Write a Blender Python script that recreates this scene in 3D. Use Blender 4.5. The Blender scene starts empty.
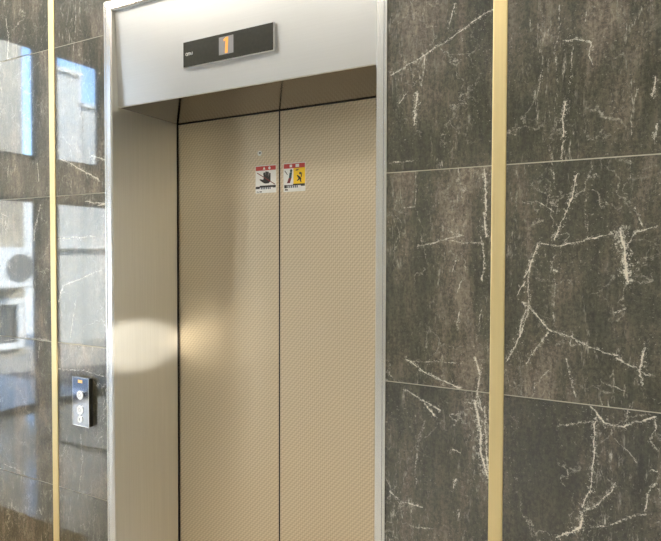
import bpy, bmesh, math, random
from mathutils import Vector, Matrix
random.seed(7)
sc = bpy.context.scene
COL = sc.collection
PI = math.pi

# ------------------------------------------------------------------ helpers
def srgb(r, g, b):
    def f(c):
        c /= 255.0
        return c / 12.92 if c <= .04045 else ((c + .055) / 1.055) ** 2.4
    return (f(r), f(g), f(b), 1.0)

def link(name, bm, mats, parent=None, smooth=False):
    me = bpy.data.meshes.new(name)
    bmesh.ops.recalc_face_normals(bm, faces=bm.faces[:])
    bm.to_mesh(me); bm.free()
    if not isinstance(mats, (list, tuple)): mats = [mats]
    for m in mats: me.materials.append(m)
    if smooth:
        for p in me.polygons: p.use_smooth = True
    o = bpy.data.objects.new(name, me)
    COL.objects.link(o)
    if parent is not None: o.parent = parent
    return o

def tag(o, label=None, cat=None, group=None, kind=None):
    if label: o['label'] = label
    if cat: o['category'] = cat
    if group: o['group'] = group
    if kind: o['kind'] = kind
    return o

def thing(name, loc, label, cat, group=None):
    o = bpy.data.objects.new(name, None)
    o.empty_display_size = .05
    o.location = loc
    COL.objects.link(o)
    return tag(o, label, cat, group)

def box(bm, x0, x1, y0, y1, z0, z1, mi=0, bev=0):
    vs = [bm.verts.new((x, y, z)) for x in (x0, x1) for y in (y0, y1) for z in (z0, z1)]
    idx = [(0, 1, 3, 2), (4, 6, 7, 5), (0, 4, 5, 1), (2, 3, 7, 6), (0, 2, 6, 4), (1, 5, 7, 3)]
    fs = [bm.faces.new([vs[i] for i in q]) for q in idx]
    for f in fs: f.material_index = mi
    if bev:
        es = list({e for f in fs for e in f.edges})
        r = bmesh.ops.bevel(bm, geom=es, offset=bev, segments=2, affect='EDGES', profile=.5)
        for f in r['faces']: f.material_index = mi
    return bm

def B(*a, **k):
    return box(bmesh.new(), *a, **k)

def prism(bm, pts, axis, a0, a1, mi=0):
    """extrude the 2-D outline pts along an axis: 'z' takes (x,y), 'y' takes (x,z), 'x' takes (y,z)"""
    def mk(p, a):
        return {'z': (p[0], p[1], a), 'y': (p[0], a, p[1]), 'x': (a, p[0], p[1])}[axis]
    lo = [bm.verts.new(mk(p, a0)) for p in pts]
    hi = [bm.verts.new(mk(p, a1)) for p in pts]
    n = len(pts)
    fs = [bm.faces.new(lo), bm.faces.new(hi[::-1])]
    for i in range(n):
        fs.append(bm.faces.new((lo[i], lo[(i + 1) % n], hi[(i + 1) % n], hi[i])))
    for f in fs: f.material_index = mi
    return bm

def disc(bm, cx, cz, r, y0, y1, n=32, mi=0, rim=None):
    """a round button whose axis is Y; y0 is the front, rim rounds its front edge"""
    rings = [(r, y1), (r, y0 + (rim or 0)), (r - (rim or 0), y0)] if rim else [(r, y1), (r, y0)]
    prev = None
    for rr, yy in rings:
        cur = [bm.verts.new((cx + rr * math.cos(2 * PI * i / n), yy, cz + rr * math.sin(2 * PI * i / n))) for i in range(n)]
        if prev:
            for i in range(n):
                bm.faces.new((prev[i], prev[(i + 1) % n], cur[(i + 1) % n], cur[i]))
        else:
            bm.faces.new(cur[::-1])
        prev = cur
    bm.faces.new(prev)
    return bm

def ring(bm, cx, cz, r0, r1, y0, y1, n=32):
    v = [[bm.verts.new((cx + r * math.cos(2 * PI * i / n), y, cz + r * math.sin(2 * PI * i / n))) for i in range(n)]
         for r, y in ((r0, y1), (r0, y0), (r1, y0), (r1, y1))]
    for a in range(4):
        b = (a + 1) % 4
        for i in range(n):
            j = (i + 1) % n
            bm.faces.new((v[a][i], v[a][j], v[b][j], v[b][i]))
    return bm

# ------------------------------------------------------------------ materials
class NT:
    def __init__(s, name):
        s.m = bpy.data.materials.new(name); s.m.use_nodes = True
        s.t = s.m.node_tree; s.n = s.t.nodes; s.l = s.t.links
        s.b = s.n['Principled BSDF']
    def node(s, typ, **kw):
        n = s.n.new(typ)
        for k, v in kw.items(): setattr(n, k, v)
        return n
    def set(s, sock, v):
        if hasattr(v, 'is_output') or isinstance(v, bpy.types.NodeSocket): s.l.new(v, sock)
        else: sock.default_value = v
    def math(s, op, a, b=None, c=None, clamp=False):
        n = s.node('ShaderNodeMath', operation=op, use_clamp=clamp)
        s.set(n.inputs[0], a)
        if b is not None: s.set(n.inputs[1], b)
        if c is not None: s.set(n.inputs[2], c)
        return n.outputs[0]
    def vec(s, op, a, b=None, scale=None):
        n = s.node('ShaderNodeVectorMath', operation=op)
        s.set(n.inputs[0], a)
        if b is not None: s.set(n.inputs[1], b)
        if scale is not None: s.set(n.inputs['Scale'], scale)
        return n.outputs['Value'] if op in ('LENGTH', 'DOT_PRODUCT') else n.outputs['Vector']
    def coord(s):
        return s.node('ShaderNodeTexCoord').outputs['Object']
    def noise(s, v, scale, detail=4, rough=.55, out='Fac', dist=0):
        n = s.node('ShaderNodeTexNoise')
        s.set(n.inputs['Vector'], v); n.inputs['Scale'].default_value = scale
        n.inputs['Detail'].default_value = detail; n.inputs['Roughness'].default_value = rough
        n.inputs['Distortion'].default_value = dist
        return n.outputs[out]
    def ramp(s, f, stops):
        n = s.node('ShaderNodeValToRGB'); s.set(n.inputs[0], f)
        e = n.color_ramp.elements
        while len(e) < len(stops): e.new(.5)
        for i, (p, c) in enumerate(stops):
            e[i].position = p; e[i].color = c if len(c) == 4 else (*c, 1)
        return n.outputs['Color']
    def rng(s, f, a, b, c=0., d=1.):
        n = s.node('ShaderNodeMapRange'); s.set(n.inputs[0], f)
        for i, v in enumerate((a, b, c, d)): n.inputs[i + 1].default_value = v
        return n.outputs[0]
    def mix(s, f, a, b, mode='MIX'):
        n = s.node('ShaderNodeMix', data_type='RGBA', blend_type=mode)
        s.set(n.inputs[0], f); s.set(n.inputs[6], a); s.set(n.inputs[7], b)
        return n.outputs[2]
    def bump(s, h, strength, dist):
        n = s.node('ShaderNodeBump'); s.set(n.inputs['Height'], h)
        n.inputs['Strength'].default_value = strength; n.inputs['Distance'].default_value = dist
        s.l.new(n.outputs[0], s.b.inputs['Normal'])
    def p(s, **kw):
        for k, v in kw.items(): s.set(s.b.inputs[k.replace('_', ' ')], v)
        return s

def plain(name, col, rough=.5, metal=0., vary=.06, scale=20., bump=0.):
    """a plain surface with slight procedural unevenness"""
    m = NT(name)
    f = m.noise(m.coord(), scale)
    hi = tuple(min(1, c * (1 + vary)) for c in col[:3]) + (1,)
    lo = tuple(c * (1 - vary) for c in col[:3]) + (1,)
    m.p(Base_Color=m.ramp(f, [(.3, lo), (.7, hi)]), Roughness=rough, Metallic=metal)
    if bump: m.bump(f, bump, .002)
    return m.m

def emit(name, col, strength):
    m = NT(name)
    m.p(Base_Color=tuple(c * .25 for c in col[:3]) + (1,), Emission_Color=col, Emission_Strength=strength, Roughness=.3)
    return m.m

def steel(name, col, rough=.28, streak=.05, axis=2, bump=.03):
    """brushed stainless steel, hairlines running along the given axis"""
    m = NT(name)
    s = [260., 260., 260.]; s[axis] = 3.
    v = m.vec('MULTIPLY', m.coord(), tuple(s))
    f = m.noise(v, 1., 3)
    big = m.noise(m.coord(), 2.5, 2)
    m.p(Base_Color=m.ramp(f, [(.3, tuple(c * (1 - streak) for c in col[:3])), (.7, tuple(min(1, c * (1 + streak)) for c in col[:3]))]),
        Metallic=1., Roughness=m.math('ADD', rough - .03, m.math('MULTIPLY', big, .06)))
    m.bump(m.math('ADD', m.math('MULTIPLY', f, .15), big), bump, .01)
    return m.m
LAMP, SKY, SUN, SPOT, EXPO = 12.2, 2.6, 68, 3300, 0
def ring_rect(x0, x1, z0, z1, t, y0, y1):
    """a flat rectangular frame facing -Y, t wide"""
    bm = bmesh.new()
    box(bm, x0, x0 + t, y0, y1, z0, z1, 0, .0006); box(bm, x1 - t, x1, y0, y1, z0, z1, 0, .0006)
    box(bm, x0 + t, x1 - t, y0, y1, z0, z0 + t, 0, .0006); box(bm, x0 + t, x1 - t, y0, y1, z1 - t, z1, 0, .0006)
    return bm
def ring_rect_z(x0, x1, y0, y1, t, z0, z1):
    bm = bmesh.new()
    box(bm, x0, x0 + t, y0, y1, z0, z1); box(bm, x1 - t, x1, y0, y1, z0, z1)
    box(bm, x0 + t, x1 - t, y0, y0 + t, z0, z1); box(bm, x0 + t, x1 - t, y1 - t, y1, z0, z1)
    return bm
def disc_x(x, cy, cz, r, n=28):
    return prism(bmesh.new(), [(cy + r * math.cos(2 * PI * i / n), cz + r * math.sin(2 * PI * i / n)) for i in range(n)], 'x', x - .01, x + .01)
VEINS = [
 ((-0.718,2.058,-0.617,2.097,-0.529,2.138,-0.425,2.189), 5, 0.6),
 ((-0.535,2.221,-0.551,2.155), 3, 0.7),
 ((-0.617,2.097,-0.62,2.058,-0.628,2.016), 5, 0.5),
 ((-0.638,1.996,-0.648,1.908), 3, 1),
 ((-0.662,2.007,-0.69,1.974), 3, 0.5),
 ((-0.265,2.164,-0.267,2.107,-0.272,2.051,-0.268,1.968), 8, 0.3),
 ((-0.257,2.074,-0.213,2.07,-0.189,2.063,-0.189,2.05), 4, 0.7),
 ((-0.233,2.058,-0.236,2.008,-0.244,1.949), 5, 0.4),
 ((-0.189,2.056,-0.195,2.029,-0.186,2.006), 4, 0.35),
 ((-0.248,1.924,-0.255,1.884,-0.251,1.839), 4, 0.8),
 ((-0.336,2.143,-0.338,2.114), 4, 0.5),
 ((-0.202,2.145,-0.203,2.115), 3, 0.5),
 ((-0.3,2.037,-0.315,1.961), 3, 0.4),
 ((-0.053,1.957,-0.058,1.913), 4, 0.8),
 ((-0.047,1.849,-0.053,1.817), 4, 0.7),
 ((-0.09,1.938,-0.103,1.873,-0.099,1.831), 8, 0.3),
 ((-0.721,1.808,-0.646,1.813), 8, 0.4),
 ((-0.676,1.679,-0.641,1.681), 3, 0.6),
 ((-0.641,1.781,-0.641,1.68,-0.621,1.621), 4, 0.3),
 ((-0.636,1.57,-0.564,1.588,-0.503,1.598,-0.546,1.613), 6, 0.5),
 ((-0.564,1.588,-0.502,1.577,-0.453,1.577), 4, 0.35),
 ((-0.448,1.775,-0.444,1.686,-0.447,1.645,-0.44,1.594), 9, 0.75),
 ((-0.457,1.591,-0.443,1.536,-0.452,1.48), 9, 0.5),
 ((-0.52,1.55,-0.534,1.5), 3, 0.4),
 ((-0.519,1.78,-0.515,1.759), 6, 0.5),
 ((-0.282,1.822,-0.275,1.763,-0.271,1.712), 6, 0.35),
 ((-0.251,1.832,-0.257,1.781), 5, 0.6),
 ((-0.22,1.747,-0.226,1.706,-0.243,1.65,-0.273,1.583), 3, 0.9),
 ((-0.346,1.682,-0.314,1.681,-0.27,1.657), 4, 0.4),
 ((-0.301,1.576,-0.257,1.57,-0.221,1.577,-0.169,1.591,-0.121,1.606), 4, 0.6),
 ((-0.121,1.603,-0.112,1.569,-0.107,1.526,-0.104,1.489), 9, 1),
 ((-0.109,1.563,-0.09,1.602,-0.042,1.617), 4, 0.6),
 ((-0.094,1.66,-0.074,1.617), 5, 0.5),
 ((-0.193,1.708,-0.201,1.664,-0.192,1.595), 6, 0.3),
 ((-0.105,1.77,-0.1,1.727), 3, 0.5),
 ((-0.307,1.576,-0.325,1.53,-0.341,1.49), 4, 0.7),
 ((-0.269,1.511,-0.262,1.505), 7, 0.7),
 ((-0.505,1.478,-0.523,1.428), 3, 0.5),
 ((-0.512,1.394,-0.518,1.351), 4, 0.5),
 ((-0.669,1.242,-0.58,1.25,-0.5,1.254), 4, 0.4),
 ((-0.669,1.249,-0.61,1.218,-0.51,1.186), 4, 0.7),
 ((-0.672,1.164,-0.61,1.135,-0.564,1.118), 12, 0.5),
 ((-0.468,1.271,-0.457,1.223,-0.463,1.181,-0.449,1.133), 8, 0.7),
 ((-0.452,1.404,-0.468,1.313), 5, 0.35),
 ((-0.349,1.348,-0.333,1.396,-0.331,1.509), 4, 0.6),
 ((-0.342,1.475,-0.358,1.438), 3, 0.7),
 ((-0.347,1.422,-0.311,1.397,-0.279,1.36,-0.224,1.341,-0.17,1.316,-0.122,1.308), 5, 0.6),
 ((-0.282,1.353,-0.31,1.311,-0.335,1.269), 4, 0.6),
 ((-0.337,1.409,-0.349,1.369), 4, 0.6),
 ((-0.347,1.382,-0.353,1.342,-0.382,1.272), 5, 0.7),
 ((-0.227,1.353,-0.23,1.324,-0.2,1.327), 5, 0.5),
 ((-0.238,1.291,-0.229,1.247,-0.215,1.197), 8, 0.4),
 ((-0.278,1.255,-0.309,1.219,-0.321,1.184), 9, 0.3),
 ((-0.268,1.49,-0.27,1.38), 7, 0.3),
 ((-0.065,1.331,-0.075,1.281,-0.071,1.245), 6, 0.8),
 ((-0.122,1.302,-0.077,1.275,-0.042,1.266), 7, 0.5),
 ((-0.111,1.512,-0.102,1.482), 8, 0.9),
 ((-0.132,1.413,-0.107,1.421), 4, 0.5),
 ((-0.158,1.242,-0.107,1.226), 4, 0.4),
 ((-0.47,1.155,-0.452,1.094,-0.451,1.025,-0.433,0.958), 12, 0.85),
 ((-0.442,1.144,-0.438,1.069,-0.43,0.952), 9, 0.6),
 ((-0.61,1.13,-0.579,1.098), 12, 0.5),
 ((-0.609,1.086,-0.624,1.025,-0.639,0.949,-0.631,0.899), 12, 0.28),
 ((-0.517,0.932,-0.524,0.909), 4, 0.7),
 ((-0.508,0.844,-0.512,0.826), 4, 0.8),
 ((-0.715,0.86,-0.678,0.837,-0.615,0.836), 9, 0.45),
 ((-0.53,1.015,-0.508,1.008), 4, 0.5),
 ((-0.662,0.773,-0.584,0.78), 8, 0.3),
 ((-0.183,1.175,-0.151,1.141,-0.108,1.138,-0.078,1.154,-0.041,1.172), 9, 0.6),
 ((-0.258,1.116,-0.171,1.142), 4, 0.45),
 ((-0.102,1.176,-0.103,1.154), 4, 0.6),
 ((-0.171,1.141,-0.173,1.045,-0.18,0.967,-0.194,0.925), 3.5, 0.9),
 ((-0.197,0.912,-0.2,0.872,-0.254,0.837), 10, 0.7),
 ((-0.191,0.916,-0.159,0.943,-0.134,0.976,-0.123,1.001), 5, 0.6),
 ((-0.127,1.107,-0.099,1.08,-0.074,1.059), 4, 0.4),
 ((-0.176,0.878,-0.13,0.895,-0.091,0.926,-0.058,0.936), 12, 0.35),
 ((-0.043,1.171,-0.038,1.142,-0.05,1.113,-0.035,1.094), 5, 0.5),
 ((-0.038,1.014,-0.054,0.992,-0.061,0.942), 5, 0.5),
 ((-0.047,1.046,-0.034,1.042), 5, 0.6),
 ((-2.535,2.561,-2.522,2.472,-2.532,2.387,-2.495,2.379), 8, 0.6),
 ((-2.081,2.531,-2.076,2.451,-2.096,2.35), 5, 0.4),
 ((-2.177,1.93,-2.078,1.89,-2.018,1.862,-1.947,1.83), 6, 0.8),
 ((-1.993,1.928,-1.946,1.916,-1.912,1.902), 6, 0.8),
 ((-2.483,1.926,-2.491,1.901), 8, 0.6),
 ((-2.329,1.924,-2.324,1.848), 8, 0.6),
 ((-2.534,1.93,-2.538,1.877), 6, 0.6),
 ((-2.116,1.836,-2.116,1.779), 5, 0.5),
 ((-2.031,1.75,-1.902,1.741,-1.96,1.735), 7, 0.7),
 ((-2.312,1.752,-2.347,1.66,-2.362,1.6), 6, 0.7),
 ((-2.312,1.719,-2.306,1.685), 8, 0.5),
 ((-2.202,1.607,-2.082,1.61,-1.973,1.613), 5, 0.6),
 ((-1.94,1.483,-2.059,1.448,-2.172,1.417,-2.199,1.349), 6, 0.55),
 ((-2.091,1.36,-2.131,1.206), 4, 0.5),
 ((-2.579,1.16,-2.433,1.184,-2.268,1.184), 4, 0.6),
 ((-2.329,1.17,-2.336,1.109), 6, 0.6),
 ((-2.23,1.068,-2.064,1.08,-1.933,1.069), 8, 0.4),
 ((-2.071,0.822,-2.065,0.707,-2.091,0.553), 6, 0.5),
 ((-2.345,0.467,-2.327,0.437), 7, 0.5),
 ((-2.592,0.608,-2.469,0.596), 8, 0.4),
]
# ------------------------------------------------------------------ marble
JOINTS = [0.0, .581, 1.181, 1.781, 2.381, 2.981, 3.8]
def seg_group():
    """distance from P to the segment A-B as a soft line of half width 1/K and strength S, never less than Prev"""
    g = bpy.data.node_groups.new('vein_line', 'ShaderNodeTree')
    it = g.interface
    for nm, ty in (('P', 'NodeSocketVector'), ('A', 'NodeSocketVector'), ('BA', 'NodeSocketVector'),
                   ('Inv', 'NodeSocketFloat'), ('K', 'NodeSocketFloat'), ('S', 'NodeSocketFloat'), ('Prev', 'NodeSocketFloat'), ('Prev2', 'NodeSocketFloat')):
        it.new_socket(nm, in_out='INPUT', socket_type=ty)
    it.new_socket('Out', in_out='OUTPUT', socket_type='NodeSocketFloat'); it.new_socket('Halo', in_out='OUTPUT', socket_type='NodeSocketFloat')
    I = g.nodes.new('NodeGroupInput'); O = g.nodes.new('NodeGroupOutput'); L = g.links.new
    def V(op): n = g.nodes.new('ShaderNodeVectorMath'); n.operation = op; return n
    def M(op, c=False): n = g.nodes.new('ShaderNodeMath'); n.operation = op; n.use_clamp = c; return n
    pa = V('SUBTRACT'); L(I.outputs['P'], pa.inputs[0]); L(I.outputs['A'], pa.inputs[1])
    dt = V('DOT_PRODUCT'); L(pa.outputs[0], dt.inputs[0]); L(I.outputs['BA'], dt.inputs[1])
    h = M('MULTIPLY', True); L(dt.outputs['Value'], h.inputs[0]); L(I.outputs['Inv'], h.inputs[1])
    sc_ = V('SCALE'); L(I.outputs['BA'], sc_.inputs[0]); L(h.outputs[0], sc_.inputs['Scale'])
    df = V('SUBTRACT'); L(pa.outputs[0], df.inputs[0]); L(sc_.outputs[0], df.inputs[1])
    ln = V('LENGTH'); L(df.outputs[0], ln.inputs[0])
    m1 = M('MULTIPLY'); L(ln.outputs['Value'], m1.inputs[0]); L(I.outputs['K'], m1.inputs[1])
    m2 = M('SUBTRACT', True); m2.inputs[0].default_value = 1; L(m1.outputs[0], m2.inputs[1])
    m3 = M('MULTIPLY'); L(m2.outputs[0], m3.inputs[0]); L(I.outputs['S'], m3.inputs[1])
    m4 = M('MAXIMUM'); L(m3.outputs[0], m4.inputs[0]); L(I.outputs['Prev'], m4.inputs[1])
    L(m4.outputs[0], O.inputs['Out'])
    k1 = M('MULTIPLY'); L(m1.outputs[0], k1.inputs[0]); k1.inputs[1].default_value = .085
    k2 = M('SUBTRACT', True); k2.inputs[0].default_value = 1; L(k1.outputs[0], k2.inputs[1])
    k3 = M('MULTIPLY'); L(k2.outputs[0], k3.inputs[0]); L(I.outputs['S'], k3.inputs[1])
    k4 = M('MAXIMUM'); L(k3.outputs[0], k4.inputs[0]); L(I.outputs['Prev2'], k4.inputs[1])
    L(k4.outputs[0], O.inputs['Halo'])
    return g
SEG = seg_group()

def marble(name, bx, seed, dark=0.):
    """dark brown-grey polished marble; its named veins are those of this slab"""
    x0, x1, z0, z1 = bx
    m = NT(name)
    P = m.coord()
    off = m.vec('ADD', P, (seed * 3.17, 0, seed * 1.91))
    # cloudy vertical bedding, leaning a little
    sh = m.node('ShaderNodeMapping'); m.l.new(off, sh.inputs[0])
    sh.inputs['Rotation'].default_value = (0, math.radians(9), 0)
    sh.inputs['Scale'].default_value = (1, 1, .2)
    band = m.noise(sh.outputs[0], 9., 5, .6, dist=.6)
    cloud = m.noise(off, 4.5, 5, .6)
    vg = m.node('ShaderNodeTexVoronoi'); m.l.new(m.vec('MULTIPLY', off, (1, 0, .55)), vg.inputs['Vector']); vg.inputs['Scale'].default_value = 230.
    sv = m.node('ShaderNodeSeparateColor'); m.l.new(vg.outputs['Color'], sv.inputs[0])
    fine = m.math('ADD', m.math('MULTIPLY', m.math('SUBTRACT', sv.outputs[0], .5), .13), m.noise(off, 95., 3, .9))
    grain = m.noise(sh.outputs[0], 48., 6, .8)
    tone = m.math('ADD', m.math('MULTIPLY', band, .62), m.math('MULTIPLY', cloud, .38))
    col = m.ramp(tone, [(.42, srgb(58, 58, 45)), (.475, srgb(75, 73, 60)), (.525, srgb(88, 83, 70)), (.585, srgb(117, 107, 94))])
    gr = m.math('ADD', m.math('MULTIPLY', fine, .5), m.math('MULTIPLY', grain, .5))
    col = m.mix(m.rng(gr, .43, .57, 0, 1), m.mix(1., col, (.50, .50, .49, 1), 'MULTIPLY'), m.mix(1., col, (1.50, 1.49, 1.46, 1), 'MULTIPLY'))
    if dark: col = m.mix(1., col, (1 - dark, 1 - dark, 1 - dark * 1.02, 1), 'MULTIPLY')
    # wandering of the veins
    w1 = m.vec('SUBTRACT', m.noise(P, 14., 2, out='Color'), (.5, .5, .5))
    w2 = m.vec('SUBTRACT', m.noise(P, 60., 5, .8, out='Color'), (.5, .5, .5))
    Pd = m.vec('ADD', P, m.vec('ADD', m.vec('SCALE', w1, scale=.014), m.vec('SCALE', w2, scale=.013)))
    Pd = m.vec('MULTIPLY', Pd, (1, 0, 1))
    w3 = m.vec('SUBTRACT', m.noise(m.vec('ADD', P, (5.3, 1.7, 9.1)), 38., 5, .8, out='Color'), (.5, .5, .5))
    Pe = m.vec('MULTIPLY', m.vec('ADD', P, m.vec('ADD', m.vec('SCALE', w1, scale=.014), m.vec('SCALE', w3, scale=.042))), (1, 0, 1))
    core, halo, braid = 0.0, 0.0, 0.0
    for pts, w, s in VEINS:
        for i in range(0, len(pts) - 2, 2):
            ax, az, bx_, bz = pts[i:i + 4]
            if max(ax, bx_) < x0 - .02 or min(ax, bx_) > x1 + .02 or max(az, bz) < z0 - .02 or min(az, bz) > z1 + .02: continue
            g = m.node('ShaderNodeGroup'); g.node_tree = SEG
            m.l.new(Pd, g.inputs['P'])
            g.inputs['A'].default_value = (ax, 0, az); g.inputs['BA'].default_value = (bx_ - ax, 0, bz - az)
            g.inputs['Inv'].default_value = 1 / max(1e-6, (bx_ - ax) ** 2 + (bz - az) ** 2)
            g.inputs['K'].default_value = 1 / (w * .00026 + .0012); g.inputs['S'].default_value = s
            m.set(g.inputs['Prev'], core); core = g.outputs['Out']
            m.set(g.inputs['Prev2'], halo); halo = g.outputs['Halo']
            if w > 3.5:
                g2 = m.node('ShaderNodeGroup'); g2.node_tree = SEG
                m.l.new(Pe, g2.inputs['P'])
                for k in ('A', 'BA', 'Inv'): g2.inputs[k].default_value = g.inputs[k].default_value
                g2.inputs['K'].default_value = 1 / (w * .00022 + .0011); g2.inputs['S'].default_value = s
                m.set(g2.inputs['Prev'], braid); braid = g2.outputs['Out']
    # fine natural cracks everywhere
    vo = m.node('ShaderNodeTexVoronoi', feature='DISTANCE_TO_EDGE')
    va = m.vec('ADD', off, m.vec('SCALE', w1, scale=.16)); va = m.vec('ADD', va, m.vec('SCALE', w2, scale=.05))
    m.l.new(m.vec('MULTIPLY', va, (1.3, 0, .75)), vo.inputs['Vector']); vo.inputs['Scale'].default_value = 6.
    crack = m.rng(vo.outputs['Distance'], 0, .014, 1, 0)
    crack = m.math('MULTIPLY', crack, m.rng(m.noise(off, 5., 3), .44, .6, 0, .7))
    # broken-up speckle of the veins
    sp = m.noise(P, 110., 3, .75)
    sp2 = m.noise(P, 300., 2, .7)
    fray = m.math('MULTIPLY', m.math('SUBTRACT', m.math('ADD', m.math('MULTIPLY', sp, .6), m.math('MULTIPLY', sp2, .4)), .5), 3.4)
    if halo:
        lng = m.math('MULTIPLY', m.math('SUBTRACT', m.noise(P, 22., 4, .7), .5), 2.2)
        c1 = m.rng(m.math('ADD', core, m.math('ADD', lng, m.math('MULTIPLY', fray, .85))), .22, .72)
        c1 = m.math('MULTIPLY', c1, m.rng(core, .0, .3))
        h1 = m.math('MULTIPLY', m.rng(m.math('ADD', m.math('MULTIPLY', halo, .75), m.math('ADD', fray, m.math('MULTIPLY', lng, .5))), .62, 1.0), m.rng(halo, .02, .4, 0, .9))
        c1 = m.math('MAXIMUM', c1, h1)
        if braid:
            b1 = m.math('MULTIPLY', m.rng(m.math('ADD', braid, m.math('ADD', m.math('MULTIPLY', lng, -.8), m.math('MULTIPLY', fray, .8))), .25, .8), m.rng(braid, 0, .3, 0, .85))
            c1 = m.math('MAXIMUM', c1, b1)
    else: c1 = 0.0
    vein = m.math('MAXIMUM', c1, m.math('MULTIPLY', crack, m.rng(sp, .42, .6)))
    # scattered calcite flecks, thickest where the bedding is pale
    fl = m.math('MULTIPLY', m.rng(m.noise(off, 120., 3, .85), .60, .69, 0, .5), m.rng(m.noise(off, 7., 3, .6), .44, .58, .1))
    vein = m.math('MAXIMUM', vein, fl, clamp=True)
    ms = m.node('ShaderNodeMapping'); m.l.new(off, ms.inputs[0]); ms.inputs['Rotation'].default_value = (0, math.radians(11), 0); ms.inputs['Scale'].default_value = (1, 1, .22)
    st = m.math('MULTIPLY', m.rng(m.noise(ms.outputs[0], 75., 5, .85, dist=.4), .56, .68, 0, .7), m.rng(m.noise(sh.outputs[0], 7., 3, .6), .47, .6))
    vein = m.math('MAXIMUM', vein, st, clamp=True)
    col = m.mix(m.math('MULTIPLY', vein, 1.15, clamp=True), col, srgb(234, 227, 212))
    m.p(Base_Color=col, Roughness=.36, IOR=1.38, Coat_Weight=1., Coat_Roughness=.035, Coat_IOR=1.86)
    m.bump(m.noise(P, 3., 2), .004, .02)
    return m.m

# ------------------------------------------------------------------ plain materials
M_grout = plain('pale_grout', srgb(196, 190, 172), .8)
M_brass = steel('satin_brass', (.95, .78, .43), .42, .03)
M_steel = steel('brushed_steel', (.74, .74, .71), .36, .04, bump=.012)
M_header = steel('brushed_steel_across', (.74, .74, .735), .32, .015, axis=0, bump=.0)
M_casing = steel('bright_steel', (.82, .82, .82), .26, .015, bump=.0)
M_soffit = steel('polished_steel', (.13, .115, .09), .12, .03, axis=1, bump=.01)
M_black = plain('black_plastic', srgb(44, 44, 40), .35)
M_gap = plain('dark_gap', srgb(24, 18, 13), .7)
M_plate = plain('smoked_acrylic', srgb(46, 46, 37), .25, vary=.18, scale=90.)
M_chrome = steel('polished_chrome', (.80, .80, .80), .1, .02, bump=.0)
M_nickel = plain('pale_lock_face', srgb(246, 245, 240), .35)
M_mirror = steel('mirror_plate', (.42, .43, .47), .06, .02, bump=.004)
M_screen = plain('grey_screen', srgb(150, 148, 150), .4)
M_digit = emit('amber_segment', (1., .42, .07, 1), 1.05)
M_amber = emit('amber_lamp', (1., .62, .22, 1), .9)
M_white = plain('white_print', srgb(235, 233, 228), .45)
M_button = emit('glare_white_button', (.92, .92, .90, 1), .85)  # emission stands in for glare on the white buttons
M_red = plain('red_print', srgb(196, 74, 66), .45)
M_yellow = plain('yellow_print', srgb(248, 205, 35), .45)
M_ink = plain('black_print', srgb(50, 47, 43), .5)
M_blueink = plain('slate_print', srgb(74, 86, 100), .5)
M_teal = plain('dark_teal_print', srgb(45, 78, 82), .5)
M_maroon = plain('dark_red_print', srgb(122, 48, 44), .5)
M_plaster = plain('cream_plaster', srgb(226, 220, 206), .8, vary=.02, scale=4)
M_ceiling = plain('white_ceiling', srgb(238, 236, 230), .85, vary=.02, scale=3)
M_stone = plain('grey_stone', srgb(96, 90, 80), .4, vary=.15, scale=5)
M_alu = plain('dark_aluminium', srgb(92, 92, 92), .4, .0)
M_lamp = emit('fill_diffuser', (1., .89, .74, 1), LAMP)
M_lamp2 = emit('bright_fill_diffuser', (1., .93, .82, 1), LAMP * 1.7)
M_ledge = plain('light_grey_render', srgb(198, 196, 190), .9)
M_concrete = plain('pale_concrete', srgb(206, 203, 196), .9, vary=.08, scale=1.5)
M_facade = plain('beige_render', srgb(142, 134, 120), .9, vary=.05, scale=1)
M_facade2 = plain('grey_render', srgb(176, 174, 168), .9, vary=.08, scale=1)
M_wframe = plain('white_frame_paint', srgb(240, 240, 238), .5)
M_dglass = plain('dark_window_glass', srgb(70, 74, 76), .1)
M_fan = plain('grey_grille', srgb(96, 96, 96), .6)

def door_mat():
    m = NT('champagne_linen_steel')
    P = m.coord()
    sx = m.node('ShaderNodeSeparateXYZ'); m.l.new(P, sx.inputs[0])
    k = 2 * PI / .0125
    def wave(a, b):
        return m.math('SINE', m.math('MULTIPLY', m.math('ADD', m.math('MULTIPLY', sx.outputs[0], a), m.math('MULTIPLY', sx.outputs[2], b)), k))
    u, v = wave(.72, -.69), wave(.72, .69)
    d = m.math('MULTIPLY', m.math('ADD', m.math('MULTIPLY', u, v), m.math('MULTIPLY', u, .7)), .5)
    n = m.noise(P, 220., 2)
    h = m.math('ADD', d, m.math('MULTIPLY', n, .5))
    m.p(Base_Color=m.ramp(m.rng(h, -.6, 1.1), [(.15, (.62, .50, .355)), (.85, (.85, .73, .55))]), Metallic=1., Roughness=.40)
    m.bump(h, .16, .0014)
    return m.m
M_door = door_mat()

def glass_mat():
    m = NT('clear_glass')
    m.n.remove(m.b)
    fr = m.node('ShaderNodeFresnel'); fr.inputs[0].default_value = 1.45
    tr = m.node('ShaderNodeBsdfTransparent'); tr.inputs[0].default_value = (.95, .97, .96, 1)
    gl = m.node('ShaderNodeBsdfGlossy'); gl.inputs['Roughness'].default_value = .0
    mx = m.node('ShaderNodeMixShader')
    m.l.new(fr.outputs[0], mx.inputs[0]); m.l.new(tr.outputs[0], mx.inputs[1]); m.l.new(gl.outputs[0], mx.inputs[2])
    m.l.new(mx.outputs[0], m.n['Material Output'].inputs[0])
    return m.m
M_glass = glass_mat()

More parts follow.
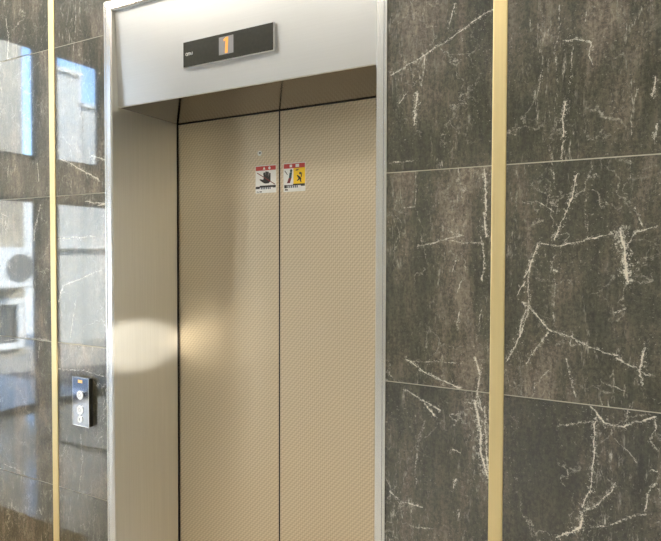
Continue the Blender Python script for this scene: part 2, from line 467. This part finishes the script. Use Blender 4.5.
def floor_mat():
    m = NT('polished_floor_tile')
    P = m.coord()
    br = m.node('ShaderNodeTexBrick'); m.l.new(P, br.inputs[0])
    br.offset = 0; br.inputs['Scale'].default_value = 1.25
    br.inputs['Brick Width'].default_value = 1; br.inputs['Row Height'].default_value = 1
    br.inputs['Mortar Size'].default_value = .003
    br.inputs['Color1'].default_value = srgb(226, 222, 212); br.inputs['Color2'].default_value = srgb(218, 214, 205); br.inputs['Mortar'].default_value = srgb(120, 118, 112)
    c = m.mix(m.rng(m.noise(P, 3, 6), .3, .7), br.outputs[0], srgb(204, 201, 193))
    m.p(Base_Color=c, Roughness=.12, IOR=1.7)
    return m.m
M_floor = floor_mat()

def coir():
    m = NT('brown_coir')
    f = m.noise(m.coord(), 70, 4, .8)
    m.p(Base_Color=m.ramp(f, [(.35, srgb(96, 76, 48)), (.52, srgb(176, 144, 98)), (.66, srgb(240, 214, 168))]), Roughness=.95)
    m.bump(f, 1., .01)
    return m.m
M_coir = coir()

# ------------------------------------------------------------------ the setting
HZ = 3.8                    # ceiling height
XL, XR, YB = -5.5, 2.5, -6.5
def struct(name, bm, mats, label=None):
    o = link(name, bm, mats); o['kind'] = 'structure'
    return o

OX0, OX1, OZ = -1.911, -.729, 2.500      # outer size of the lift frame
G = .0015                                # half of a joint
cols = [(-5.5, -4.06), (-4.06, -2.249), (-2.211, OX0), (OX0, OX1), (OX1, -.429), (-.391, 1.43), (1.43, 2.5)]
bm = bmesh.new(); mats = [M_grout]; seed = 0
for ci, (cx0, cx1) in enumerate(cols):
    for r in range(6):
        z0, z1 = JOINTS[r], JOINTS[r + 1]
        if ci == 3:
            if z1 < OZ: continue
            z0 = max(z0, OZ)
        seed += 1
        near = ci in (1, 2, 4, 5)
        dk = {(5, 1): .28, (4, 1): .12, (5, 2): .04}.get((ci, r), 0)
        def parts_of(q):
            # a slab with many veins is laid in as a few flush pieces of the same stone, each piece's material holding only its own veins
            n = sum(1 for pts, w, s in VEINS for i in range(0, len(pts) - 2, 2)
                    if not (max(pts[i], pts[i + 2]) < q[0] - .02 or min(pts[i], pts[i + 2]) > q[1] + .02 or max(pts[i + 1], pts[i + 3]) < q[2] - .02 or min(pts[i + 1], pts[i + 3]) > q[3] + .02))
            if n <= 20 or min(q[1] - q[0], q[3] - q[2]) < .05: return [q]
            xs = sorted(c for pts, w, s in VEINS for i in range(0, len(pts), 2) for c in (pts[i],) if q[0] < c < q[1] and q[2] < pts[i + 1] < q[3])
            if q[1] - q[0] > q[3] - q[2]:
                c = min(max(xs[len(xs) // 2], q[0] + .03), q[1] - .03) if xs else (q[0] + q[1]) / 2
                return parts_of((q[0], c, q[2], q[3])) + parts_of((c, q[1], q[2], q[3]))
            c = (q[2] + q[3]) / 2
            return parts_of((q[0], q[1], q[2], c)) + parts_of((q[0], q[1], c, q[3]))
        a = 0 if ci == 3 else G
        qs = parts_of((cx0, cx1, z0, z1))
        if len(qs) > 1:
            for q in qs:
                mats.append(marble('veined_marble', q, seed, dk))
                box(bm, q[0] + (G if q[0] == cx0 and ci in (0, 1, 6) else 0), q[1] - (G if q[1] == cx1 and ci in (0, 5, 6) else 0), 0, .02,
                    q[2] + (G if q[2] == z0 else 0), q[3] - (G if q[3] == z1 else 0), len(mats) - 1)
            continue
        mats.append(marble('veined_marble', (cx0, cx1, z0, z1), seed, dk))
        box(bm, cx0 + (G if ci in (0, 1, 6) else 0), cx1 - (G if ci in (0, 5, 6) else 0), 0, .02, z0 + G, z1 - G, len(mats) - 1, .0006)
# backing behind the joints, with the lift opening left out
for q in ((-5.5, OX0, 0, HZ), (OX1, 2.5, 0, HZ), (OX0, OX1, OZ, HZ)):
    box(bm, q[0], q[1], .0015, .30 if q[2] == 0 else .28, q[2], q[3], 0)
wall_back = struct('wall_back', bm, mats)

# brass strips let into the marble
for i, cx in enumerate((-2.230, -.410)):
    bm = bmesh.new()
    prism(bm, [(cx - .0185, .001), (cx - .0185, -.0015), (cx - .0165, -.003), (cx + .0165, -.003), (cx + .0185, -.0015), (cx + .0185, .001)], 'z', 0, HZ)
    struct('trim_%d' % (i + 1), bm, M_brass)

# floor, its painted shadow line, ceiling
struct('floor', B(XL, XR, YB, .5, -.1, 0), M_floor)
struct('trim_3', B(-4.65, -2.6, -1.62, -1.53, -.002, .0006), plain('floor_shadow', srgb(42, 42, 42), .3))  # dark strip painted in for a shadow line on the floor
struct('ceiling', B(XL - .2, XR + .2, YB - .2, .32, HZ, HZ + .15), M_ceiling)
struct('wall_right', B(XR, XR + .2, YB, .3, 0, HZ), M_plaster)
struct('wall_front', B(XL, XR, YB - .2, YB, 0, HZ), M_plaster)

# left wall with the glazed entrance
A0, A1 = -2.20, -.55        # entrance
B0, B1 = -2.96, -2.37      # side light
C0, C1 = -6.2, -3.7         # long window, unseen, added to let more light in
L0, L1, T1 = 2.09, 2.46, 3.60
BL = -3.45                   # the lower side light runs on further
bm = bmesh.new()
for y0, y1, z0, z1 in ((A1, .3, 0, HZ), (B1, A0, 0, HZ), (C1, BL, 0, HZ), (BL, B0, L0, HZ), (YB, C0, 0, HZ),
                       (A0, A1, T1, HZ), (B0, B1, T1, HZ), (C0, C1, T1, HZ), (A0, A1, L0, L1), (B0, B1, L0, L1), (C0, C1, 0, .6)):
    box(bm, XL - .09, XL, y0, y1, z0, z1)
struct('wall_left', bm, M_plaster)
def glazing(name, y0, y1, z0, z1, bars=()):
    x = XL - .05
    bm = bmesh.new(); t = .045
    box(bm, x - .03, x + .03, y0, y0 + t, z0, z1, 0, .003); box(bm, x - .03, x + .03, y1 - t, y1, z0, z1, 0, .003)
    box(bm, x - .028, x + .028, y0 + t, y1 - t, z0, z0 + t, 0, .003); box(bm, x - .028, x + .028, y0 + t, y1 - t, z1 - t, z1, 0, .003)
    for b in bars: box(bm, x - .026, x + .026, b - .02, b + .02, z0 + t, z1 - t, 0, .003)
    o = struct(name, bm, M_alu)
    link('pane', B(x - .004, x + .004, y0 + t, y1 - t, z0 + t, z1 - t), M_glass, o)
glazing('window_1', A0, A1, L1, T1)
glazing('window_2', B0, B1, L1, T1)
glazing('window_3', BL, B1, 0, L0)
glazing('added_window', C0, C1, .6, T1, (-4.53, -5.37))
glazing('door_1', A0, A1, 0, L0, (-1.33,))

# ------------------------------------------------------------------ the lift
SX0, SX1 = -1.874, -.766                 # clear opening at the front
BX0, BX1, DY = -1.829, -.811, .300       # at the doors
fr = thing('elevator_door_frame', (-1.32, .15, 0), 'brushed stainless steel elevator surround with deep slanted reveal and plain header between marble walls', 'door frame')
def local(o, root):
    o.location = -root.location
    return o
def casing(pts, axis, a0, a1): return local(link('casing', prism(bmesh.new(), pts, axis, a0, a1), M_casing, fr), fr)
def cas_profile(xi, xo):
    s = 1 if xo > xi else -1
    w = abs(xo - xi)
    return [(xi, .03), (xi, .001), (xi + s * .0045, -.0045), (xi + s * .0255, -.0045), (xi + s * .0265, -.0015), (xi + s * .0290, -.0015),
            (xi + s * .0305, -.006), (xi + s * (w - .0015), -.006), (xi + s * w, -.0045), (xi + s * w, .03)]
casing(cas_profile(SX0, OX0), 'z', 0, OZ)
casing(cas_profile(SX1, OX1), 'z', 0, OZ)
casing([(.03, 2.464), (.001, 2.464), (-.0045, 2.468), (-.0045, 2.494), (-.003, 2.4995), (.03, 2.4995)], 'x', SX0, SX1)
# slanted reveals: thin folded plates
local(link('jamb', prism(bmesh.new(), [(SX0, .001), (SX0 - .003, .03), (BX0 - .03, DY - .004), (BX0, DY - .006)], 'z', 0, 2.49), M_steel, fr), fr)
local(link('jamb', prism(bmesh.new(), [(SX1, .001), (SX1 + .003, .03), (BX1 + .03, DY - .004), (BX1, DY - .006)], 'z', 0, 2.49), M_steel, fr), fr)
# header plate leaning slightly inwards, folded under at its foot
hp = bmesh.new()
prism(hp, [(.013, 2.463), (.0262, 2.108), (.0285, 2.1055), (.034, 2.1055), (.034, 2.463)], 'x', SX0 + .0035, SX1 - .001)
local(link('header_panel', hp, M_header, fr), fr)
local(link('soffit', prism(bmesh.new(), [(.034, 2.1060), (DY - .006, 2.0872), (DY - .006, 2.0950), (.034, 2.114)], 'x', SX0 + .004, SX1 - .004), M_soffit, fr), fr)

for a, b in ((BX0 - .012, BX0 + .0045), (BX1 - .0045, BX1 + .012)):  # dark strips colour in the shade of the gap around the doors
    local(link('gap_shade_strip', B(a, b, DY - .0055, DY - .0008, 0, 2.092), M_gap, fr), fr)
local(link('gap_shade_strip', B(BX0 + .0045, BX1 - .0045, DY - .0055, DY - .0008, 2.0840, 2.092), M_gap, fr), fr)

# the two sliding doors
GX = -1.3115
def panel(x0, x1, label, lead):
    t = thing('elevator_door', ((x0 + x1) / 2, DY + .02, 0), label, 'elevator door', 'sliding elevator doors')
    bm = box(bmesh.new(), x0, x1, DY, DY + .035, .012, 2.110, 0, .0015)
    local(link('door_panel', bm, M_door, t), t)
    ex = x1 if lead > 0 else x0
    e = B(min(ex, ex + lead * .003), max(ex, ex + lead * .003), DY + .0005, DY + .033, .012, 2.110)
    local(link('edge_seal', e, M_gap, t), t)
    return t
dl = panel(BX0 - .024, GX - .003, 'left champagne linen-textured elevator door with the small round lock near its top', 1)
dr = panel(GX + .003, BX1 + .024, 'right champagne linen-textured elevator door without a lock', -1)
lk = bmesh.new(); ring(lk, -1.403, 1.934, .0065, .010, DY - .002, DY + .001)
local(link('lock_core', disc(bmesh.new(), -1.403, 1.934, .0064, DY - .0008, DY + .001, 20), M_nickel, dl), dl)
lo = local(link('lock_ring', lk, M_nickel, dl), dl)
local(link('keyhole', disc(bmesh.new(), -1.4020, 1.9350, .0034, DY - .0012, DY + .001, 20), M_black, dl), dl)
lo['label'] = 'chrome lock ring'

# ------------------------------------------------------------------ floor indicator on the header
ind = thing('floor_indicator', (-1.315, .02, 2.237), 'dark rectangular floor indicator showing an amber 1 on the steel header', 'display')
ix0, ix1, iz0, iz1, iy = -1.5205, -1.1350, 2.1990, 2.2880, .0100
local(link('housing', box(bmesh.new(), ix0 + .001, ix1 + .0015, iy + .004, .0255, iz0 - .0005, iz1 - .001, 0, .001), M_chrome, ind), ind)
local(link('faceplate', box(bmesh.new(), ix0, ix1, iy, iy + .0045, iz0 + .002, iz1, 0, .001), M_plate, ind), ind)
local(link('rim', prism(bmesh.new(), [(ix0, iz0 + .0019), (ix0, iz0 - .0012), (ix1 + .004, iz0 - .0012), (ix1 + .004, iz1), (ix1 + .0001, iz1), (ix1 + .0001, iz0 + .0019)], 'y', iy + .0003, iy + .006), M_chrome, ind), ind)
sxc, szc = -1.3275, 2.2475
scr = local(link('screen', B(sxc - .031, sxc + .031, iy - .0004, iy + .0005, szc - .0295, szc + .0295), M_screen, ind), ind)
dg = link('digit', prism(bmesh.new(), [(sxc + a, szc + b) for a, b in ((-.005, -.0265), (.006, -.0265), (.0095, .0265), (.001, .0265), (-.0105, .0200), (-.0097, .0130), (-.0013, .0170))], 'y', iy - .0010, iy - .0003), M_digit, scr)
dg['label'] = 'glowing amber 1'
# small white maker's mark at the left end
mk = bmesh.new(); mx_, mz_ = ix0 + .0165, iz0 + .0455
ring(mk, mx_, mz_, .0034, .0056, iy - .0006, iy + .0005, 18)
for dx, w, h, sl_ in ((.0110, .0024, .0100, .001), (.0165, .0062, .0024, 0), (.0165, .0024, .0095, 0), (.0225, .0024, .0085, 0), (.0295, .0028, .0100, .001)):
    cx = mx_ - .0045 + dx; cz = mz_ + (.0037 if h < .003 else 0)
    prism(mk, [(cx - w / 2 - sl_, cz - h / 2), (cx + w / 2 - sl_, cz - h / 2), (cx + w / 2 + sl_, cz + h / 2), (cx - w / 2 + sl_, cz + h / 2)], 'y', iy - .0006, iy + .0005)
local(link('emblem', mk, M_white, ind), ind)

# ------------------------------------------------------------------ call panel on the marble left of the lift
cp = thing('call_button_panel', (-2.044, 0, .96), 'mirror-faced elevator call panel with three round buttons on the grey marble', 'button panel')
px0, px1, pz0, pz1 = -2.094, -1.996, .861, 1.057
local(link('housing', box(bmesh.new(), px0 + .001, px1 - .0005, -.0180, .001, pz0 + .002, pz1 - .002, 0, .002), M_black, cp), cp)
local(link('bezel', ring_rect(px0, px1, pz0, pz1, .0040, -.0205, -.0180), M_chrome, cp), cp)
local(link('faceplate', B(px0 + .004, px1 - .004, -.0195, -.0150, pz0 + .004, pz1 - .004), M_mirror, cp), cp)
for cz, r in ((.986, .0175), (.927, .0170), (.890, .0125)):
    b = local(link('button', disc(bmesh.new(), -2.047, cz, r, -.0235, -.019, 36, rim=.0012), M_button, cp), cp)
    link('button_ring', ring(bmesh.new(), -2.047, cz, r, r + .0025, -.0215, -.019, 36), M_chrome, b)
    if r < .015:
        link('key_slot', B(-2.0485, -2.0455, -.0240, -.0225, cz - .005, cz + .005), M_ink, b)
    else:
        s = 1 if cz > .95 else -1
        link('arrow_mark', ring(bmesh.new(), -2.047, cz, .006, .008, -.0238, -.0225, 3 * 8), plain('pale_grey_print', srgb(196, 194, 190), .4), b)
am = local(link('indicator_lamp', B(-2.060, -2.034, -.0202, -.0190, 1.034, 1.046), M_amber, cp), cp)
am['label'] = 'glowing amber lamp window'

# ------------------------------------------------------------------ warning stickers on the doors
def sticker(x0, x1, z0, z1, label):
    return thing('warning_sticker', ((x0 + x1) / 2, DY, (z0 + z1) / 2), label, 'sticker')
def flat(name, pts, m, t, fx, fz, layer, parent=None):
    """a printed patch of outline pts (fractions of the sheet), a hair above the layer below"""
    y1 = DY - .0003 - .0002 * layer
    o = link(name, prism(bmesh.new(), [(fx(a), fz(b)) for a, b in pts], 'y', y1 - .0002, y1 + .0001), m, parent or t)
    if parent is None: local(o, t)
    return o
def R(a0, a1, b0, b1): return [(a0, b0), (a1, b0), (a1, b1), (a0, b1)]
def multi(name, plist, m, t, fx, fz, layer, parent=None):
    bm = bmesh.new(); y1 = DY - .0003 - .0002 * layer
    for pts in plist: prism(bm, [(fx(a), fz(b)) for a, b in pts], 'y', y1 - .0002, y1 + .0001)
    o = link(name, bm, m, parent or t)
    if parent is None: local(o, t)
    return o
def circ(cx, cy, r, n=16, k=1.): return [(cx + r * math.cos(2 * PI * i / n), cy + r * k * math.sin(2 * PI * i / n)) for i in range(n)]

sx0, sx1, sz0, sz1 = -1.4235, -1.3262, 1.7805, 1.8865
t = sticker(sx0, sx1, sz0, sz1, 'white warning sticker with a crossed-out black hand under a red band on the left door')
fx = lambda a: sx0 + a * (sx1 - sx0); fz = lambda b: sz1 - b * (sz1 - sz0)
local(link('sheet', B(sx0, sx1, DY - .0004, DY, sz0, sz1), M_white, t), t)
band = flat('red_band', R(.02, .98, .03, .185), M_red, t, fx, fz, 1)
multi('band_symbol', [[(.36, .155), (.425, .05), (.49, .155)], circ(.68, .11, .055)], M_white, t, fx, fz, 2, band)
hand = multi('hand_symbol', [
    [(.45, .66), (.64, .66), (.73, .58), (.73, .44), (.40, .44), (.38, .52), (.22, .49), (.20, .52), (.36, .62)],   # palm and thumb
    [(.40, .45), (.38, .29), (.42, .25), (.47, .27), (.48, .45)], [(.48, .45), (.48, .24), (.52, .22), (.56, .24), (.56, .45)],
    [(.56, .45), (.57, .24), (.61, .23), (.645, .26), (.645, .45)], [(.645, .45), (.665, .29), (.70, .28), (.735, .31), (.73, .45)]], M_ink, t, fx, fz, 1)
flat('prohibition_bar', [(.07, .27), (.09, .25), (.95, .69), (.93, .715)], M_maroon, t, fx, fz, 3)
strip = multi('caption_strip', [[(.01,.76),(.01,.845),(.21,.845),(.21,.80),(.84,.80),(.84,.82),(.98,.82),(.98,.73),(.21,.73),(.21,.76)]], M_ink, t, fx, fz, 1)
multi('caption', [R(.26 + i * .085, .31 + i * .085, .80, .865) for i in range(6)], M_blueink, t, fx, fz, 1)
multi('fine_print', [R(.06, .12, .935, .965), R(.14, .17, .94, .97), R(.20, .31, .935, .97)], M_ink, t, fx, fz, 1)

sx2, sx3, sz2, sz3 = -1.2930, -1.1958, 1.7798, 1.8870
t = sticker(sx2, sx3, sz2, sz3, 'warning sticker with white and yellow halves and small figures on the right door')
fx = lambda a: sx2 + a * (sx3 - sx2); fz = lambda b: sz3 - b * (sz3 - sz2)
local(link('sheet', B(sx2, sx3, DY - .0004, DY, sz2, sz3), M_white, t), t)
band = flat('red_band', R(.02, .98, .03, .19), M_red, t, fx, fz, 1)
multi('band_symbol', [R(.29, .40, .06, .155), R(.56, .72, .055, .16)], M_white, t, fx, fz, 2, band)
flat('yellow_panel', R(.46, .99, .19, .735), M_yellow, t, fx, fz, 1)
fg = multi('leaning_figure', [circ(.355, .275, .055, 14), [(.29, .33), (.40, .33), (.37, .52), (.25, .52)]], M_teal, t, fx, fz, 1)
multi('legs', [[(.25, .52), (.37, .52), (.30, .70), (.16, .70)]], M_maroon, t, fx, fz, 1, fg).location = (0, 0, 0)
flat('door_line', [(.05, .27), (.08, .26), (.20, .40), (.18, .41)], M_ink, t, fx, fz, 1)
multi('falling_figure', [circ(.77, .38, .045, 14), [(.62, .46), (.65, .43), (.80, .52), (.83, .58), (.79, .62), (.70, .56)],
                         [(.79, .50), (.83, .36), (.86, .36), (.84, .52)], [(.74, .58), (.80, .56), (.83, .68), (.79, .69)], [(.70, .55), (.76, .58), (.64, .65), (.62, .63)]], M_ink, t, fx, fz, 2)
multi('arrow_mark', [[(.55, .27), (.66, .22), (.64, .245), (.72, .225), (.72, .245), (.645, .265), (.65, .29)]], M_ink, t, fx, fz, 2)
multi('caption_strip', [[(.04,.755),(.04,.87),(.16,.87),(.16,.79),(.80,.79),(.80,.82),(.98,.82),(.98,.735),(.44,.735),(.44,.765),(.16,.765)]], M_ink, t, fx, fz, 1)
multi('caption', [R(.18 + i * .085, .235 + i * .085, .795, .865) for i in range(6)], M_blueink, t, fx, fz, 1)
multi('fine_print', [R(.07, .13, .90, .95), R(.14, .20, .905, .955)], M_ink, t, fx, fz, 1)

# ------------------------------------------------------------------ the rest of the lobby and the street, seen mirrored in the marble
mt = link('door_mat', box(bmesh.new(), -4.3, -2.75, -.565, -.05, 0, .012, 0, .004), M_coir)
tag(mt, 'brown coir mat on the floor, mirrored at the foot of the left marble', 'mat')

lights = [(-3.9, -.75), (-3.9, -1.65), (-3.0, -.75), (-3.0, -1.65), (-2.0, -1.9), (-.9, -1.9), (.9, -1.9)]  # lamps added out of view to brighten the lobby, strongest on the left
def fill_ceiling_light(x, y):
    t = thing('fill_ceiling_light', (x, y, HZ), 'square recessed ceiling lamp added out of view to brighten the lobby', 'lamp', 'added ceiling lamps')
    local(link('frame', ring_rect_z(x - .32, x + .32, y - .32, y + .32, .03, HZ - .02, HZ), M_wframe, t), t)
    local(link('diffuser', B(x - .29, x + .29, y - .29, y + .29, HZ - .012, HZ - .001), M_lamp if x > -2 else M_lamp2, t), t)
for x, y in lights: fill_ceiling_light(x, y)

struct('ground', B(-40, XL - .09, -30, 12, -.12, 0.0), M_concrete)
struct('paving', B(-9, XL - .09, -12, -2.95, -.05, .004), plain('grey_paving', srgb(112, 111, 108), .9))

def building(name, x, y0, y1, h, depth, mat, label, wins):
    t = thing(name, (x - depth / 2, (y0 + y1) / 2, 0), label, 'building')
    local(link('wall', B(x - depth, x, y0, y1, 0, h), mat, t), t)
    local(link('parapet', B(x - depth - .05, x + .06, y0 - .05, y1 + .05, h, h + .12), M_concrete, t), t)
    for wy, wz, ww, wh in wins:
        w = bmesh.new()
        for q in ((wy - ww / 2, wy - ww / 2 + .09, wz, wz + wh), (wy + ww / 2 - .09, wy + ww / 2, wz, wz + wh), (wy - ww / 2 + .09, wy + ww / 2 - .09, wz, wz + .09),
                  (wy - ww / 2 + .09, wy + ww / 2 - .09, wz + wh - .09, wz + wh), (wy - .03, wy + .03, wz + .09, wz + wh - .09)):
            box(w, x - .01, x + .05, q[0], q[1], q[2], q[3])
        f = local(link('window', w, M_wframe, t), t)
        link('pane', B(x - .005, x + .012, wy - ww / 2 + .08, wy + ww / 2 - .08, wz + .08, wz + wh - .08), M_dglass, f)
    return t
building('building', -8.6, -4.05, -.5, 8.5, 3.5, M_facade, 'tall beige building across the street, mirrored at the far left of the marble',
         [(-3.5, .12, 1.0, .75), (-2.3, 2.6, 1.3, 1.4), (-2.3, .5, 1.3, 1.4)])
building('building', -20., -17.0, -9.0, 3.6, 4, M_facade2, 'farthest low grey building mirrored in the gap left of the brass strip', [])
def screen_wall(y0, y1, h, label):
    t = thing('boundary_wall', (-9.2, (y0 + y1) / 2, 0), label, 'wall', 'grey walls in the street')
    local(link('wall_body', B(-9.4, -9.0, y0, y1, 0, h), M_facade2, t), t)
    local(link('coping', B(-9.43, -8.96, y0, y1, h, h + .07), M_concrete, t), t)
    local(link('ledge', B(-9.0, -8.93, y0, y1, 1.62, 1.70), M_ledge, t), t)
screen_wall(-5.40, -4.80, 4.58, 'narrow taller grey street wall mirrored just right of the left brass strip')
screen_wall(-8.0, -5.42, 4.08, 'long lower grey street wall mirrored in the marble beside the steel lift frame')
ac = thing('air_conditioner', (-8.45, -3.75, 1.35), 'white outdoor air conditioner box with round grey fan on the beige building', 'air conditioner')
local(link('cabinet', box(bmesh.new(), -8.58, -8.28, -4.02, -3.32, 1.04, 1.62, 0, .015), M_wframe, ac), ac)
local(link('fan_grille', disc_x(-8.278, -3.78, 1.33, .20), M_fan, ac), ac)
# ------------------------------------------------------------------ light
w = bpy.data.worlds.new('World'); sc.world = w; w.use_nodes = True
nt = w.node_tree
sky = nt.nodes.new('ShaderNodeTexSky'); sky.sky_type = 'NISHITA'
sky.sun_disc = False; sky.sun_elevation = math.radians(42); sky.sun_rotation = math.radians(110)
sky.air_density = 1.0; sky.dust_density = .6; sky.ozone_density = 1.5
mixn = nt.nodes.new('ShaderNodeMix'); mixn.data_type = 'RGBA'; mixn.blend_type = 'MULTIPLY'
mixn.inputs[0].default_value = 1; mixn.inputs[7].default_value = (.80, .93, 1.12, 1)
nt.links.new(sky.outputs[0], mixn.inputs[6]); nt.links.new(mixn.outputs[2], nt.nodes['Background'].inputs[0])
nt.nodes['Background'].inputs[1].default_value = SKY

def lamp(name, typ, loc, aim, energy, col=(1, 1, 1), **kw):
    d = bpy.data.lights.new(name, typ); d.energy = energy; d.color = col
    for k, v in kw.items(): setattr(d, k, v)
    o = bpy.data.objects.new(name, d); COL.objects.link(o); o.location = loc
    o.rotation_euler = (Vector(aim) - Vector(loc)).to_track_quat('-Z', 'Y').to_euler()
    return o
lamp('sun', 'SUN', (10, -12, 12), (10 - .38, -12 + .72, 12 - .58), SUN, (1., .96, .9), angle=math.radians(.53))

SP = Vector((2.28, -1.15, 2.30)); AIM = Vector((-1.852, .095, 1.185))  # added unseen spotlight that throws the bright band on the left jamb
sw = thing('added_spotlight', (2.5, -1.15, 2.30), 'small black spotlight added out of view to throw the bright band on the left jamb', 'lamp')
local(link('wall_plate', B(2.47, 2.5, -1.20, -1.10, 2.25, 2.35, 0, .003), M_black, sw), sw)
local(link('arm', B(2.36, 2.47, -1.16, -1.14, 2.29, 2.31), M_black, sw), sw)
hd = bmesh.new(); bmesh.ops.create_cone(hd, cap_ends=True, segments=24, radius1=.045, radius2=.035, depth=.14)
qr = (AIM - SP).to_track_quat('-Z', 'Y').to_matrix().to_4x4(); back = SP - (AIM - SP).normalized() * .085
bmesh.ops.transform(hd, matrix=Matrix.Translation(back) @ qr, verts=hd.verts)
local(link('head', hd, M_black, sw), sw)
sl = lamp('added_spot_beam', 'SPOT', SP, AIM, SPOT, (1., .93, .80), spot_size=math.radians(3.3), spot_blend=.7, shadow_soft_size=.01)
sl.scale = (2.0, .92, 1)

# ------------------------------------------------------------------ camera
cd = bpy.data.cameras.new('camera'); cam = bpy.data.objects.new('camera', cd); COL.objects.link(cam)
cd.sensor_fit = 'HORIZONTAL'; cd.sensor_width = 36.; cd.lens = 605.32 / 661. * 36.
cd.clip_start = .02; cd.clip_end = 200
yaw, pitch, roll = .521852703, -.0283152522, .00264865642
f = Vector((-math.sin(yaw) * math.cos(pitch), math.cos(yaw) * math.cos(pitch), math.sin(pitch)))
r = Vector((math.cos(yaw), math.sin(yaw), 0)); u = r.cross(f)
c, s = math.cos(roll), math.sin(roll)
r2, u2 = r * c + u * s, -r * s + u * c
Mx = Matrix((r2, u2, -f)).transposed().to_4x4(); Mx.translation = Vector((0, -1.59235, 1.55))
cam.matrix_world = Mx
sc.camera = cam
sc.view_settings.view_transform = 'Standard'; sc.view_settings.look = 'None'
sc.view_settings.gamma = 1; sc.view_settings.use_curve_mapping = False
sc.view_settings.exposure = EXPO
sc.cycles.use_denoising = True
sc.cycles.max_bounces = 12; sc.cycles.transparent_max_bounces = 16
sc.cycles.sample_clamp_indirect = 4
